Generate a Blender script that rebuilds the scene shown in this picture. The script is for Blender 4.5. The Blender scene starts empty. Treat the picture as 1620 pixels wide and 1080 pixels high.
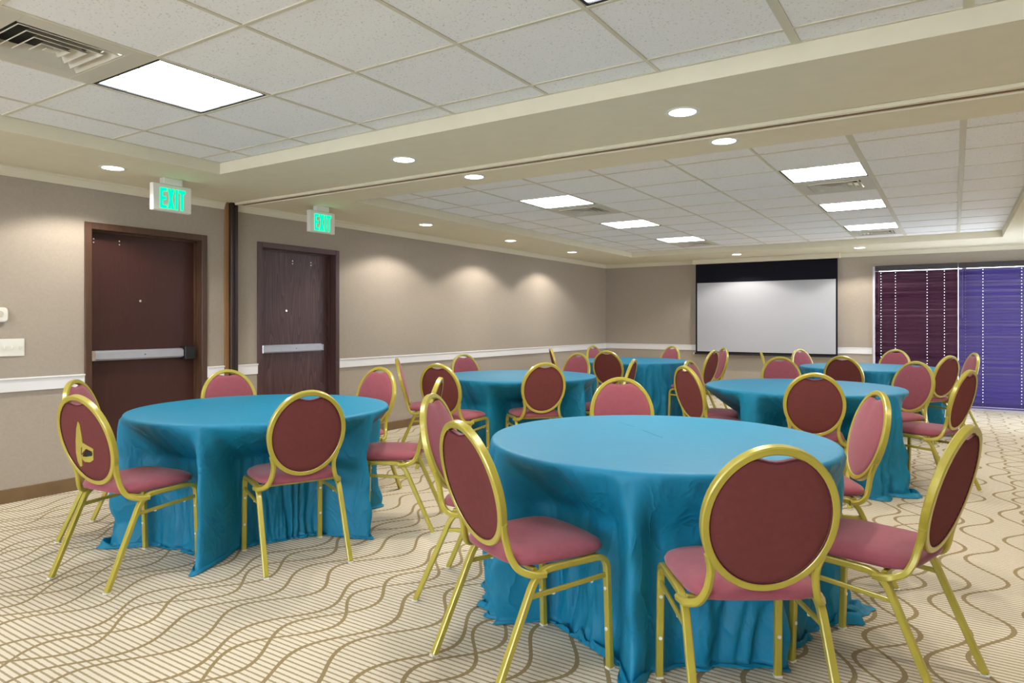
import bpy, bmesh, math, random
from mathutils import Vector, Matrix, noise
PI = math.pi
random.seed(7)
S = bpy.context.scene
COL = S.collection

# ------------------------------------------------------------------ camera, world, exposure
cam_data = bpy.data.cameras.new('camera')
cam = bpy.data.objects.new('camera', cam_data); COL.objects.link(cam)
cam.location = (0, 0, 1.28)
cam.rotation_euler = (PI/2, 0, math.atan(700/1084))
cam_data.sensor_width = 36; cam_data.lens = 36*1084/1620
cam_data.shift_y = -30/1620
cam_data.clip_start = .05
S.camera = cam
S.view_settings.view_transform = 'Standard'
S.view_settings.look = 'None'
S.view_settings.gamma = 1
S.view_settings.use_curve_mapping = False
S.view_settings.exposure = 0.92
world = bpy.data.worlds.new('daylight'); S.world = world
world.use_nodes = True
bg = world.node_tree.nodes['Background']
bg.inputs[0].default_value = (.78, .87, 1, 1)
bg.inputs[1].default_value = 6.0

TROFFER = 9.5      # radiance of the ceiling panels
SPOT_W = 36.0      # watts of a downlight

# ------------------------------------------------------------------ materials
def lin(c):
    return tuple((v/255/12.92 if v/255 <= .04045 else ((v/255+.055)/1.055)**2.4) for v in c) + (1,)
def newmat(name):
    m = bpy.data.materials.new(name); m.use_nodes = True
    nt = m.node_tree
    return m, nt, nt.nodes['Principled BSDF']
def mat(name, rgb, rough=.6, metal=0, spec=.5, var=0, scale=20, bump=0, bscale=200, sheen=0, coat=0, emit=0, stretch=None):
    m, nt, b = newmat(name)
    b.inputs['Base Color'].default_value = lin(rgb)
    b.inputs['Roughness'].default_value = rough
    b.inputs['Metallic'].default_value = metal
    b.inputs['Specular IOR Level'].default_value = spec
    if sheen:
        b.inputs['Sheen Weight'].default_value = sheen; b.inputs['Sheen Roughness'].default_value = .4
        b.inputs['Sheen Tint'].default_value = (1, .9, .92, 1)
    if coat: b.inputs['Coat Weight'].default_value = coat; b.inputs['Coat Roughness'].default_value = .15
    if emit:
        b.inputs['Emission Color'].default_value = lin(rgb); b.inputs['Emission Strength'].default_value = emit
    if var or bump:
        tc = nt.nodes.new('ShaderNodeTexCoord'); vec = tc.outputs['Object']
        if stretch:
            mp = nt.nodes.new('ShaderNodeMapping'); mp.inputs['Scale'].default_value = stretch
            nt.links.new(vec, mp.inputs['Vector']); vec = mp.outputs['Vector']
    if var:
        n = nt.nodes.new('ShaderNodeTexNoise'); n.inputs['Scale'].default_value = scale; n.inputs['Detail'].default_value = 6
        nt.links.new(vec, n.inputs['Vector'])
        r = nt.nodes.new('ShaderNodeValToRGB'); c = lin(rgb)
        r.color_ramp.elements[0].position = .3; r.color_ramp.elements[1].position = .7
        r.color_ramp.elements[0].color = tuple(v*(1-var) for v in c[:3])+(1,)
        r.color_ramp.elements[1].color = tuple(min(1, v*(1+var)) for v in c[:3])+(1,)
        nt.links.new(n.outputs['Fac'], r.inputs['Fac']); nt.links.new(r.outputs['Color'], b.inputs['Base Color'])
    if bump:
        n2 = nt.nodes.new('ShaderNodeTexNoise'); n2.inputs['Scale'].default_value = bscale; n2.inputs['Detail'].default_value = 4
        nt.links.new(vec, n2.inputs['Vector'])
        bp = nt.nodes.new('ShaderNodeBump'); bp.inputs['Strength'].default_value = bump; bp.inputs['Distance'].default_value = .002
        nt.links.new(n2.outputs['Fac'], bp.inputs['Height']); nt.links.new(bp.outputs['Normal'], b.inputs['Normal'])
    return m

def math_node(nt, op, a, b=None, c=None):
    n = nt.nodes.new('ShaderNodeMath'); n.operation = op
    for i, v in enumerate((a, b, c)):
        if v is None: continue
        if isinstance(v, (int, float)): n.inputs[i].default_value = v
        else: nt.links.new(v, n.inputs[i])
    return n.outputs[0]
def mixc(nt, fac, a, b):
    n = nt.nodes.new('ShaderNodeMix'); n.data_type = 'RGBA'
    if isinstance(fac, (int, float)): n.inputs[0].default_value = fac
    else: nt.links.new(fac, n.inputs[0])
    for k, v in ((6, a), (7, b)):
        if isinstance(v, tuple): n.inputs[k].default_value = v
        else: nt.links.new(v, n.inputs[k])
    return n.outputs[2]

def carpet_material():
    m, nt, b = newmat('wave_carpet')
    b.inputs['Roughness'].default_value = .95; b.inputs['Specular IOR Level'].default_value = .15
    b.inputs['Sheen Weight'].default_value = .15
    g = nt.nodes.new('ShaderNodeTexCoord'); sx = nt.nodes.new('ShaderNodeSeparateXYZ')
    nt.links.new(g.outputs['Object'], sx.inputs[0]); X, Y = sx.outputs[0], sx.outputs[1]
    def nz(scale, detail=1, vec=None):
        n = nt.nodes.new('ShaderNodeTexNoise'); n.inputs['Scale'].default_value = scale; n.inputs['Detail'].default_value = detail
        nt.links.new(vec or g.outputs['Object'], n.inputs['Vector']); return n.outputs['Fac']
    ph = math_node(nt, 'MULTIPLY', nz(.6), 3.0)
    jit = math_node(nt, 'MULTIPLY', math_node(nt, 'SUBTRACT', nz(150, 2), .5), .006)
    def family(amp, off, shift, pitch, w, k=9.9):
        a = math_node(nt, 'ADD', math_node(nt, 'MULTIPLY_ADD', Y, k, ph), off)
        u = math_node(nt, 'MULTIPLY_ADD', math_node(nt, 'SINE', a), amp, X)
        u = math_node(nt, 'ADD', u, math_node(nt, 'MULTIPLY', nz(1.3), .10))
        u = math_node(nt, 'ADD', u, jit)
        u = math_node(nt, 'MULTIPLY_ADD', u, 1/pitch, shift)
        fr = math_node(nt, 'FRACT', math_node(nt, 'ADD', u, 100.0))
        d = math_node(nt, 'MULTIPLY', math_node(nt, 'ABSOLUTE', math_node(nt, 'SUBTRACT', fr, .5)), pitch)
        return math_node(nt, 'LESS_THAN', d, w)
    l1 = family(.085, 0.0, 0.0, .345, .0098)
    l2 = family(.070, 1.1, .41, .345, .0098)
    l3 = family(.095, 2.3, .75, .69, .0098)
    line = math_node(nt, 'MAXIMUM', math_node(nt, 'MAXIMUM', l1, l2), l3)
    yy = math_node(nt, 'ADD', Y, math_node(nt, 'MULTIPLY', math_node(nt, 'SUBTRACT', nz(120, 2), .5), .005))
    fr = math_node(nt, 'FRACT', math_node(nt, 'ADD', math_node(nt, 'MULTIPLY', yy, 1/.026), 1000.0))
    rib = math_node(nt, 'LESS_THAN', fr, .33)
    pile = nz(700, 2)
    base = mixc(nt, pile, lin((202, 190, 166)), lin((232, 222, 202)))
    c = mixc(nt, rib, base, lin((161, 144, 108)))
    c = mixc(nt, line, c, lin((146, 126, 84)))
    nt.links.new(c, b.inputs['Base Color'])
    h = math_node(nt, 'SUBTRACT', math_node(nt, 'MULTIPLY', pile, .5), math_node(nt, 'MULTIPLY', rib, .5))
    bp = nt.nodes.new('ShaderNodeBump'); bp.inputs['Strength'].default_value = .5; bp.inputs['Distance'].default_value = .002
    nt.links.new(h, bp.inputs['Height']); nt.links.new(bp.outputs['Normal'], b.inputs['Normal'])
    return m

def wood_material(name, dark, light, grain=1.0):
    m, nt, b = newmat(name)
    b.inputs['Roughness'].default_value = .42; b.inputs['Specular IOR Level'].default_value = .4
    tc = nt.nodes.new('ShaderNodeTexCoord'); mp = nt.nodes.new('ShaderNodeMapping')
    mp.inputs['Scale'].default_value = (6, 6, .55); nt.links.new(tc.outputs['Object'], mp.inputs['Vector'])
    n = nt.nodes.new('ShaderNodeTexNoise'); n.inputs['Scale'].default_value = 1.2; n.inputs['Detail'].default_value = 1
    nt.links.new(mp.outputs['Vector'], n.inputs['Vector'])
    rings = math_node(nt, 'FRACT', math_node(nt, 'MULTIPLY', n.outputs['Fac'], 16.0))
    mp2 = nt.nodes.new('ShaderNodeMapping'); mp2.inputs['Scale'].default_value = (160, 160, 5); nt.links.new(tc.outputs['Object'], mp2.inputs['Vector'])
    n2 = nt.nodes.new('ShaderNodeTexNoise'); n2.inputs['Scale'].default_value = 1; n2.inputs['Detail'].default_value = 3
    nt.links.new(mp2.outputs['Vector'], n2.inputs['Vector'])
    f = math_node(nt, 'MULTIPLY_ADD', math_node(nt, 'MULTIPLY', rings, n2.outputs['Fac']), grain, math_node(nt, 'MULTIPLY', n2.outputs['Fac'], .25))
    nt.links.new(mixc(nt, f, lin(dark), lin(light)), b.inputs['Base Color'])
    return m

def tile_material():
    m, nt, b = newmat('mineral_tile')
    b.inputs['Roughness'].default_value = .95; b.inputs['Specular IOR Level'].default_value = .1
    g = nt.nodes.new('ShaderNodeNewGeometry')
    v = nt.nodes.new('ShaderNodeTexNoise'); v.inputs['Scale'].default_value = 95; v.inputs['Detail'].default_value = 3
    nt.links.new(g.outputs['Position'], v.inputs['Vector'])
    r = nt.nodes.new('ShaderNodeValToRGB')
    r.color_ramp.elements[0].position = .29; r.color_ramp.elements[0].color = lin((208, 205, 198))
    r.color_ramp.elements[1].position = .40; r.color_ramp.elements[1].color = lin((244, 243, 241))
    nt.links.new(v.outputs['Fac'], r.inputs['Fac']); nt.links.new(r.outputs['Color'], b.inputs['Base Color'])
    bp = nt.nodes.new('ShaderNodeBump'); bp.inputs['Strength'].default_value = .35; bp.inputs['Distance'].default_value = .002
    nt.links.new(v.outputs['Fac'], bp.inputs['Height']); nt.links.new(bp.outputs['Normal'], b.inputs['Normal'])
    return m

def emis(name, rgb, s):
    m = bpy.data.materials.new(name); m.use_nodes = True; nt = m.node_tree; nt.nodes.clear()
    e = nt.nodes.new('ShaderNodeEmission'); o = nt.nodes.new('ShaderNodeOutputMaterial')
    e.inputs[0].default_value = lin(rgb); e.inputs[1].default_value = s
    nt.links.new(e.outputs[0], o.inputs[0]); return m

M = dict(
    wall=mat('beige_wallpaper', (173, 162, 148), .9, spec=.2, var=.035, scale=60, bump=.25, bscale=300),
    soffit=mat('cream_ceiling_paint', (230, 222, 196), .85, spec=.2, var=.02, scale=8),
    crown=mat('cream_trim_paint', (226, 219, 196), .6, spec=.3),
    rail=mat('white_trim_paint', (236, 236, 238), .45),
    base=mat('brown_rubber_base', (124, 98, 66), .7, var=.15, scale=4),
    carpet=carpet_material(), tile=tile_material(),
    tee=mat('ceiling_tee_paint', (212, 206, 184), .5),
    frame=mat('walnut_stained_frame', (84, 58, 42), .45, var=.18, scale=6, stretch=(6, 6, .5)),
    frame2=mat('purple_brown_frame', (82, 56, 54), .45, var=.18, scale=6, stretch=(6, 6, .5)),
    door1=wood_material('dark_mahogany', (62, 34, 30), (84, 50, 45), .35),
    door2=wood_material('dark_oak', (64, 40, 40), (116, 88, 86), .9),
    steel=mat('brushed_steel', (182, 185, 194), .4, metal=.3, var=.05, scale=8),
    black=mat('black_plastic', (20, 20, 22), .5),
    chrome=mat('bright_screw', (235, 235, 235), .2, metal=.9),
    white=mat('white_plastic', (232, 231, 222), .45),
    pole=mat('bronze_anodised_channel', (62, 46, 38), .35, metal=.4),
    polegap=mat('dark_rubber_gap', (18, 15, 14), .7),
    tan=mat('oak_jamb_strip', (150, 112, 72), .6, var=.1, scale=5, stretch=(6, 6, .5)),
    panel=emis('light_panel', (246, 250, 255), TROFFER), panel2=emis('light_panel_dim', (238, 245, 255), TROFFER*.72),
    lampglow=emis('downlight_glow', (255, 250, 244), 9.0),
    green=emis('green_led_letters', (0, 245, 150), 1.15),
    vent=mat('vent_paint', (206, 200, 184), .5),
    screen=mat('projection_fabric', (182, 184, 190), .9, spec=.1), blackcloth=mat('black_screen_cloth', (26, 27, 36), .9, spec=.15),
    gold=mat('olive_gold_paint', (182, 168, 60), .36, metal=.18, spec=.6, var=.06, scale=14, coat=.5),
    fabric=mat('rose_upholstery', (154, 82, 92), .85, spec=.2, var=.06, scale=40, bump=.5, bscale=900, sheen=.35),
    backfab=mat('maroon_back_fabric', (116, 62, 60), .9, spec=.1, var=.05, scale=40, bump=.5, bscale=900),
    piping=mat('dark_rose_piping', (96, 40, 48), .8, spec=.2),
    board=mat('seat_board', (96, 84, 50), .8),
    glide=mat('clear_white_glide', (226, 224, 212), .3),
    cloth=mat('teal_tablecloth', (0, 124, 160), .52, spec=.42, var=.03, scale=3, bump=.3, bscale=500),
    ply=mat('table_plywood', (150, 116, 76), .7, var=.12, scale=5), tleg=mat('dark_steel_leg', (48, 46, 44), .45, metal=.5),
    slat=mat('mahogany_slat', (84, 46, 66), .45, var=.08, scale=3), slat_glare=mat('violet_glare_slat', (94, 82, 130), .45, var=.06, scale=3),  # right blind's slats carry bluish daylight glare in their base colour
    cord=mat('blind_cord', (84, 56, 76), .7), valance=mat('dark_headrail', (46, 40, 42), .5),
    winframe=mat('white_window_frame', (225, 222, 232), .4),
)
gm, nt, b = newmat('window_glass'); b.inputs['Base Color'].default_value = (1, 1, 1, 1)
b.inputs['Roughness'].default_value = 0; b.inputs['Transmission Weight'].default_value = 1; b.inputs['IOR'].default_value = 1.45
M['glass'] = gm

def wrinkle(m):
    nt = m.node_tree; b = nt.nodes['Principled BSDF']
    tc = nt.nodes.new('ShaderNodeTexCoord'); mp = nt.nodes.new('ShaderNodeMapping')
    mp.inputs['Scale'].default_value = (3.2, 3.2, 2.2); mp.inputs['Rotation'].default_value = (.5, .35, 0)
    nt.links.new(tc.outputs['Object'], mp.inputs['Vector'])
    n = nt.nodes.new('ShaderNodeTexNoise'); n.inputs['Scale'].default_value = 1.6; n.inputs['Detail'].default_value = 3; n.inputs['Distortion'].default_value = .6
    nt.links.new(mp.outputs['Vector'], n.inputs['Vector'])
    rid = math_node(nt, 'POWER', math_node(nt, 'SUBTRACT', 1.0, math_node(nt, 'MULTIPLY', math_node(nt, 'ABSOLUTE', math_node(nt, 'SUBTRACT', n.outputs['Fac'], .5)), 4.0)), 3.0)
    sx = nt.nodes.new('ShaderNodeSeparateXYZ'); nt.links.new(tc.outputs['Object'], sx.inputs[0])
    side = math_node(nt, 'MULTIPLY_ADD', math_node(nt, 'LESS_THAN', sx.outputs[2], .735), .85, .15)
    bp = nt.nodes.new('ShaderNodeBump'); bp.inputs['Distance'].default_value = .010
    nt.links.new(math_node(nt, 'MULTIPLY', side, .45), bp.inputs['Strength'])
    nt.links.new(rid, bp.inputs['Height']); old = b.inputs['Normal'].links[0].from_socket
    nt.links.new(old, bp.inputs['Normal']); nt.links.new(bp.outputs['Normal'], b.inputs['Normal'])
wrinkle(M['cloth'])

# ------------------------------------------------------------------ mesh helpers
def obj(name, bm, m, parent=None, smooth=False, mesh=None):
    if mesh is None:
        mesh = bpy.data.meshes.new(name); bm.to_mesh(mesh); bm.free()
        for mm in (m if isinstance(m, (list, tuple)) else [m]): mesh.materials.append(mm)
        if smooth:
            for p in mesh.polygons: p.use_smooth = True
            if smooth != True: mesh.set_sharp_from_angle(angle=math.radians(smooth))
    o = bpy.data.objects.new(name, mesh); COL.objects.link(o)
    if parent: o.parent = parent
    return o
def tag(o, label=None, cat=None, group=None, kind=None):
    if label: o['label'] = label
    if cat: o['category'] = cat
    if group: o['group'] = group
    if kind: o['kind'] = kind
    return o
def empty(name, loc=(0, 0, 0), rz=0):
    o = bpy.data.objects.new(name, None); COL.objects.link(o); o.location = loc; o.rotation_euler = (0, 0, rz)
    o.empty_display_size = .1; return o
def box(bm, x0, x1, y0, y1, z0, z1, bev=0, mi=0):
    v = [bm.verts.new(p) for p in ((x0, y0, z0), (x1, y0, z0), (x1, y1, z0), (x0, y1, z0), (x0, y0, z1), (x1, y0, z1), (x1, y1, z1), (x0, y1, z1))]
    fs = [bm.faces.new([v[i] for i in q]) for q in ((3, 2, 1, 0), (4, 5, 6, 7), (0, 1, 5, 4), (1, 2, 6, 5), (2, 3, 7, 6), (3, 0, 4, 7))]
    for f in fs: f.material_index = mi
    if bev:
        es = list({e for f in fs for e in f.edges})
        bmesh.ops.bevel(bm, geom=es, offset=bev, segments=1, affect='EDGES')
    return fs
def nb(*a, **k):
    bm = bmesh.new(); box(bm, *a, **k); return bm
def cyl(bm, p0, p1, r0, r1=None, n=16, cap=True):
    r1 = r0 if r1 is None else r1
    p0, p1 = Vector(p0), Vector(p1); d = (p1-p0).normalized()
    a = d.orthogonal().normalized(); b_ = d.cross(a)
    A = [bm.verts.new(p0+r0*(a*math.cos(2*PI*i/n)+b_*math.sin(2*PI*i/n))) for i in range(n)]
    B = [bm.verts.new(p1+r1*(a*math.cos(2*PI*i/n)+b_*math.sin(2*PI*i/n))) for i in range(n)]
    for i in range(n): bm.faces.new((A[i], A[(i+1) % n], B[(i+1) % n], B[i]))
    if cap: bm.faces.new(A[::-1]); bm.faces.new(B)
def lathe(bm, prof, c=(0, 0), n=32):
    rings = []
    for r_, z in prof:
        rings.append([bm.verts.new((c[0]+r_*math.cos(2*PI*i/n), c[1]+r_*math.sin(2*PI*i/n), z)) for i in range(n)])
    for A, B in zip(rings, rings[1:]):
        for i in range(n): bm.faces.new((A[i], A[(i+1) % n], B[(i+1) % n], B[i]))
    return rings
def fillet(pts, rad, n=6):
    out = [Vector(pts[0])]
    for i in range(1, len(pts)-1):
        p, a, b_ = Vector(pts[i]), Vector(pts[i-1]), Vector(pts[i+1])
        u, v = (a-p).normalized(), (b_-p).normalized(); r_ = rad[i-1]
        p0, p1 = p+u*r_, p+v*r_
        for k in range(n+1):
            t = k/n; out.append(p0*(1-t)**2+p*2*t*(1-t)+p1*t*t)
    out.append(Vector(pts[-1])); return out
def rect_prof(w, h, c, seg=1):
    return [(w/2-c, -h/2), (w/2, -h/2+c), (w/2, h/2-c), (w/2-c, h/2), (-w/2+c, h/2), (-w/2, h/2-c), (-w/2, -h/2+c), (-w/2+c, -h/2)]
def sweep(bm, pts, prof, ref, closed=False, cap=True):
    pts = [Vector(p) for p in pts]; n = len(pts); rings = []
    for i, p in enumerate(pts):
        a = pts[(i-1) % n] if (closed or i > 0) else p
        c = pts[(i+1) % n] if (closed or i < n-1) else p
        t = (c-a).normalized(); r_ = Vector(ref); r_ = (r_-t*r_.dot(t)).normalized(); s = t.cross(r_)
        rings.append([bm.verts.new(p+s*x+r_*y) for x, y in prof])
    k = len(prof)
    for i in range(n if closed else n-1):
        A, B = rings[i], rings[(i+1) % n]
        for j in range(k): bm.faces.new((A[j], A[(j+1) % k], B[(j+1) % k], B[j]))
    if cap and not closed: bm.faces.new(rings[0][::-1]); bm.faces.new(rings[-1])
def fixn(bm):
    bmesh.ops.recalc_face_normals(bm, faces=bm.faces); return bm
def prism(bm, pts, fn, d0, d1):
    """outline pts (u,v) placed by fn(u,v,offset)"""
    A = [bm.verts.new(fn(u, v, d0)) for u, v in pts]; B = [bm.verts.new(fn(u, v, d1)) for u, v in pts]; n = len(pts)
    bm.faces.new(A[::-1]); bm.faces.new(B)
    for i in range(n): bm.faces.new((A[i], A[(i+1) % n], B[(i+1) % n], B[i]))

# ------------------------------------------------------------------ room dimensions
XL, XR, YN, YF = -5.64, 1.56, -4.2, 12.06
ZS, ZT = 2.385, 2.470           # soffit underside, tile underside
RX0, RX1 = -4.60, .52           # recess in x
NR = (-3.2, 3.11)               # near recess in y
FR = (4.47, 10.87)              # far recess in y

# floor
tag(obj('floor', nb(XL-.2, XR+.2, YN-.2, YF+.2, -.1, 0), M['carpet']), 'cream carpet with fine brown ribs and wavy tan lines', kind='structure')
# left wall with two door openings
D1, D2, DZ = (2.65, 3.68), (4.21, 5.25), 2.06
bm = bmesh.new()
prev = YN-.2
for a, b_ in (D1, D2):
    box(bm, XL-.2, XL, prev, a+.02, 0, ZT+.1)
    box(bm, XL-.2, XL, a+.02, b_-.02, DZ-.02, ZT+.1); prev = b_-.02
box(bm, XL-.2, XL, prev, YF+.2, 0, ZT+.1)
tag(obj('wall_left', bm, M['wall']), 'beige wall with two dark doors', kind='structure')
# far wall with window opening
WX0, WX1, WZ0, WZ1 = -1.05, 1.35, .03, 2.15
bm = bmesh.new()
box(bm, XL, WX0, YF, YF+.2, 0, ZT+.1); box(bm, WX1, XR+.2, YF, YF+.2, 0, ZT+.1)
box(bm, WX0, WX1, YF, YF+.2, WZ1, ZT+.1); box(bm, WX0, WX1, YF, YF+.2, 0, WZ0)
tag(obj('wall_back', bm, M['wall']), 'beige far wall behind the projection screen', kind='structure')
# right wall with a window opening (outside the frame) and wall behind the camera, its opening added for fill light
RW = (-4.9, .9, .04, 2.15)
RR = (10.0, 11.6, .04, 2.15)
bm = bmesh.new()
box(bm, XR, XR+.2, YN-.2, RR[0], 0, ZT+.1); box(bm, XR, XR+.2, RR[1], YF, 0, ZT+.1)
box(bm, XR, XR+.2, RR[0], RR[1], 0, RR[2]); box(bm, XR, XR+.2, RR[0], RR[1], RR[3], ZT+.1)
tag(obj('wall_right', bm, M['wall']), 'beige right-hand wall with a window near the far corner', kind='structure')
bm = bmesh.new()
box(bm, XL, RW[0], YN-.2, YN, 0, ZT+.1); box(bm, RW[1], XR, YN-.2, YN, 0, ZT+.1)
box(bm, RW[0], RW[1], YN-.2, YN, 0, RW[2]); box(bm, RW[0], RW[1], YN-.2, YN, RW[3], ZT+.1)
tag(obj('wall_front', bm, M['wall']), 'beige wall behind the viewer with an opening added for fill light', kind='structure')

# ceiling: soffit slabs around two recesses, roof slab, tiles and tees
bm = bmesh.new()
T1 = ZT+.12
box(bm, XL, RX0, YN, YF, ZS, T1); box(bm, RX1, XR, YN, YF, ZS, T1)
for a, b_ in ((YN, NR[0]), (NR[1], FR[0]), (FR[1], YF)): box(bm, RX0, RX1, a, b_, ZS, T1)
box(bm, XL-.2, XR+.2, YN-.2, YF+.2, T1, T1+.1)
ceiling = tag(obj('ceiling', bm, M['soffit']), 'cream soffit framing two recessed tiled ceilings', kind='structure')
GX = [RX0]+[.045-.61*k for k in range(7, -1, -1)]+[RX1]
GYN = [NR[0]]+[2.33+.61*k for k in range(-9, 2)]+[NR[1]]
GYF = [FR[0]]+[5.035+.61*k for k in range(0, 10)]+[FR[1]]
LIGHTS = [(-3.31, 2.025), (-.87, 2.025), (-3.31, -.415), (-.87, -.415), (-3.31, 5.95), (-.87, 5.95), (-3.31, 7.78), (-.87, 7.78), (-3.31, 9.61), (-.87, 9.61), (-3.31, -2.245), (-.87, -2.245)]
VENTS = [(-3.31, 1.415), (-3.31, 6.56), (-.87, 6.56), (-3.31, 10.22), (-.87, 10.22), (-.87, 1.415)]
tile_cache = {}
def tile_mesh(w, h):
    k = (round(w, 3), round(h, 3))
    if k not in tile_cache:
        bm = bmesh.new(); box(bm, -w/2, w/2, -h/2, h/2, 0, .015)
        me = bpy.data.meshes.new('ceiling_tile'); bm.to_mesh(me); bm.free(); me.materials.append(M['tile']); tile_cache[k] = me
    return tile_cache[k]
for GY in (GYN, GYF):
    for i in range(len(GX)-1):
        for j in range(len(GY)-1):
            cx, cy = (GX[i]+GX[i+1])/2, (GY[j]+GY[j+1])/2
            if any(abs(cx-a) < .2 and abs(cy-b_) < .2 for a, b_ in LIGHTS+VENTS): continue
            w, h = GX[i+1]-GX[i]-.003, GY[j+1]-GY[j]-.003
            if w < .02 or h < .02: continue
            o = obj('ceiling_tile', None, None, ceiling, mesh=tile_mesh(w, h))
            o.location = (cx, cy, ZT+random.uniform(0, .0012))
    # tees
    for x in GX[1:-1]:
        w = .018 if abs(x-.045) < .01 else (.019 if abs(x+.565) < .01 else .009)
        obj('ceiling_tee', nb(x-w, x+w, GY[0], GY[-1], ZT-.004, ZT+.001), M['tee'], ceiling)
    for y in GY[1:-1]:
        obj('ceiling_tee', nb(GX[0], GX[-1], y-.0085, y+.0085, ZT-.0035, ZT+.001), M['tee'], ceiling)
    for a in ((GX[0], GX[0]+.014, GY[0], GY[-1]), (GX[-1]-.014, GX[-1], GY[0], GY[-1]), (GX[0], GX[-1], GY[0], GY[0]+.014), (GX[0], GX[-1], GY[-1]-.014, GY[-1])):
        obj('ceiling_tee', nb(*a, ZT-.003, ZT+.001), M['tee'], ceiling)

# crown, chair rail, baseboard
def crown(name, pts_dir):
    bm = bmesh.new(); (x0, y0), (x1, y1), (nx, ny) = pts_dir
    pr = [(0, 2.318), (.010, 2.318), (.014, 2.332), (.030, 2.368), (.040, 2.374), (.040, ZS), (0, ZS)]
    A = [bm.verts.new((x0+nx*d, y0+ny*d, z)) for d, z in pr]; B = [bm.verts.new((x1+nx*d, y1+ny*d, z)) for d, z in pr]; n = len(pr)
    bm.faces.new(A); bm.faces.new(B[::-1])
    for i in range(n): bm.faces.new((A[i], A[(i+1) % n], B[(i+1) % n], B[i]))
    return tag(obj(name, fixn(bm), M['crown']), 'cream crown strip along the top of the wall', kind='structure')
PY0, PY1 = 3.87, 3.97
crown('trim_1', ((XL, YN), (XL, PY0-.02), (1, 0))); crown('trim_2', ((XL, PY1), (XL, YF), (1, 0)))
crown('trim_3', ((XL, YF), (XR, YF), (0, -1))); crown('trim_4', ((XR, YN), (XR, YF), (-1, 0)))
def rail_bm(segs, z0, z1, d, axis='y', bev=.004):
    bm = bmesh.new()
    for a, b_ in segs:
        if axis == 'y':
            box(bm, XL, XL+d, a, b_, z0, z1, bev)
            if z0 > .5: box(bm, XL, XL+d+.008, a, b_, z1-.014, z1, .003)
        else:
            box(bm, a, b_, YF-d, YF, z0, z1, bev)
            if z0 > .5: box(bm, a, b_, YF-d-.008, YF, z1-.014, z1, .003)
    return bm
SEG = ((YN, D1[0]), (D1[1], PY0-.02), (PY1, D2[0]), (D2[1], YF))
tag(obj('trim_5', rail_bm(SEG, .785, .885, .016), M['rail']), 'white chair rail along the left wall', kind='structure')
tag(obj('trim_6', rail_bm(((XL, WX0-.03),), .785, .885, .016, 'x'), M['rail']), 'white chair rail along the far wall', kind='structure')
tag(obj('baseboard_left', rail_bm(SEG, 0, .10, .010), M['base']), 'brown baseboard along the left wall', kind='structure')
tag(obj('baseboard_back', rail_bm(((XL, WX0-.03),), 0, .10, .010, 'x'), M['base']), 'brown baseboard along the far wall', kind='structure')

# ------------------------------------------------------------------ doors
def door(name, y0, y1, fm, dm, label, dots, peep, n_end):
    t = tag(empty(name, (XL, (y0+y1)/2, 0)), label, kind='structure')
    W = (y1-y0)/2; fw = .052; dep = .10
    bm = bmesh.new()
    for s in (-1, 1):
        a, b_ = sorted((s*W, s*(W-fw))); box(bm, -dep, .014, a, b_, 0, DZ, .003)
    box(bm, -dep, .014, -W+fw, W-fw, DZ-fw, DZ, .003)
    # stops
    for s in (-1, 1):
        a, b_ = sorted((s*(W-fw), s*(W-fw-.012))); box(bm, -dep, -dep+.03, a, b_, 0, DZ-fw)
    box(bm, -dep, -dep+.03, -W+fw, W-fw, DZ-fw-.012, DZ-fw)
    obj('door_frame', bm, fm, t)
    obj('door_leaf', nb(-dep-.045, -dep+.001, -W+fw-.01, W-fw+.01, .008, DZ-fw+.01), dm, t)
    x = -dep+.001
    bar = obj('panic_bar', nb(x+.025, x+.062, -W+fw+.045, W-fw-.14, .985, 1.045, .004), M['steel'], t)
    obj('bar_track', nb(x, x+.03, -W+fw+.02, W-fw-(.03 if n_end else .125), .975, 1.055, .003), M['steel'] if n_end else M['steel'], bar)
    if n_end: obj('end_case', nb(x, x+.075, W-fw-.135, W-fw-.035, .955, 1.075, .006), M['black'], bar)
    else: obj('end_case', nb(x, x+.060, W-fw-.138, W-fw-.120, .982, 1.048, .004), M['steel'], bar)
    obj('end_bracket', nb(x, x+.066, -W+fw+.012, -W+fw+.05, .975, 1.058, .004), M['chrome'], bar)
    bm = bmesh.new(); cyl(bm, (x+.062, -.02, 1.015), (x+.0635, -.02, 1.015), .005); obj('bar_screw', bm, M['black'], bar)
    bm = bmesh.new(); cyl(bm, (x, peep[0], peep[1]), (x+.006, peep[0], peep[1]), .010); obj('peephole', bm, M['chrome'], t, smooth=30)
    for (yy, zz) in dots:
        bm = bmesh.new()
        for dz in (-.014, .014): cyl(bm, (x, yy, zz+dz), (x+.003, yy, zz+dz), .006, n=10)
        obj('closer_screw', bm, M['chrome'], t)
    bm = nb(-dep-.005, .004, -W+fw, W-fw, 0, .008); obj('threshold', bm, M['pole'], t)
    return t
door('door_1', D1[0], D1[1], M['frame'], M['door1'], 'reddish dark door under the nearer exit sign', ((-.40, 1.93), (-.20, 1.93)), (-.03, 1.46), True)
door('door_2', D2[0], D2[1], M['frame2'], M['door2'], 'purplish oak-grained door under the farther exit sign', ((-.02, 1.90), (.22, 1.90)), (-.10, 1.40), False)

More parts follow.
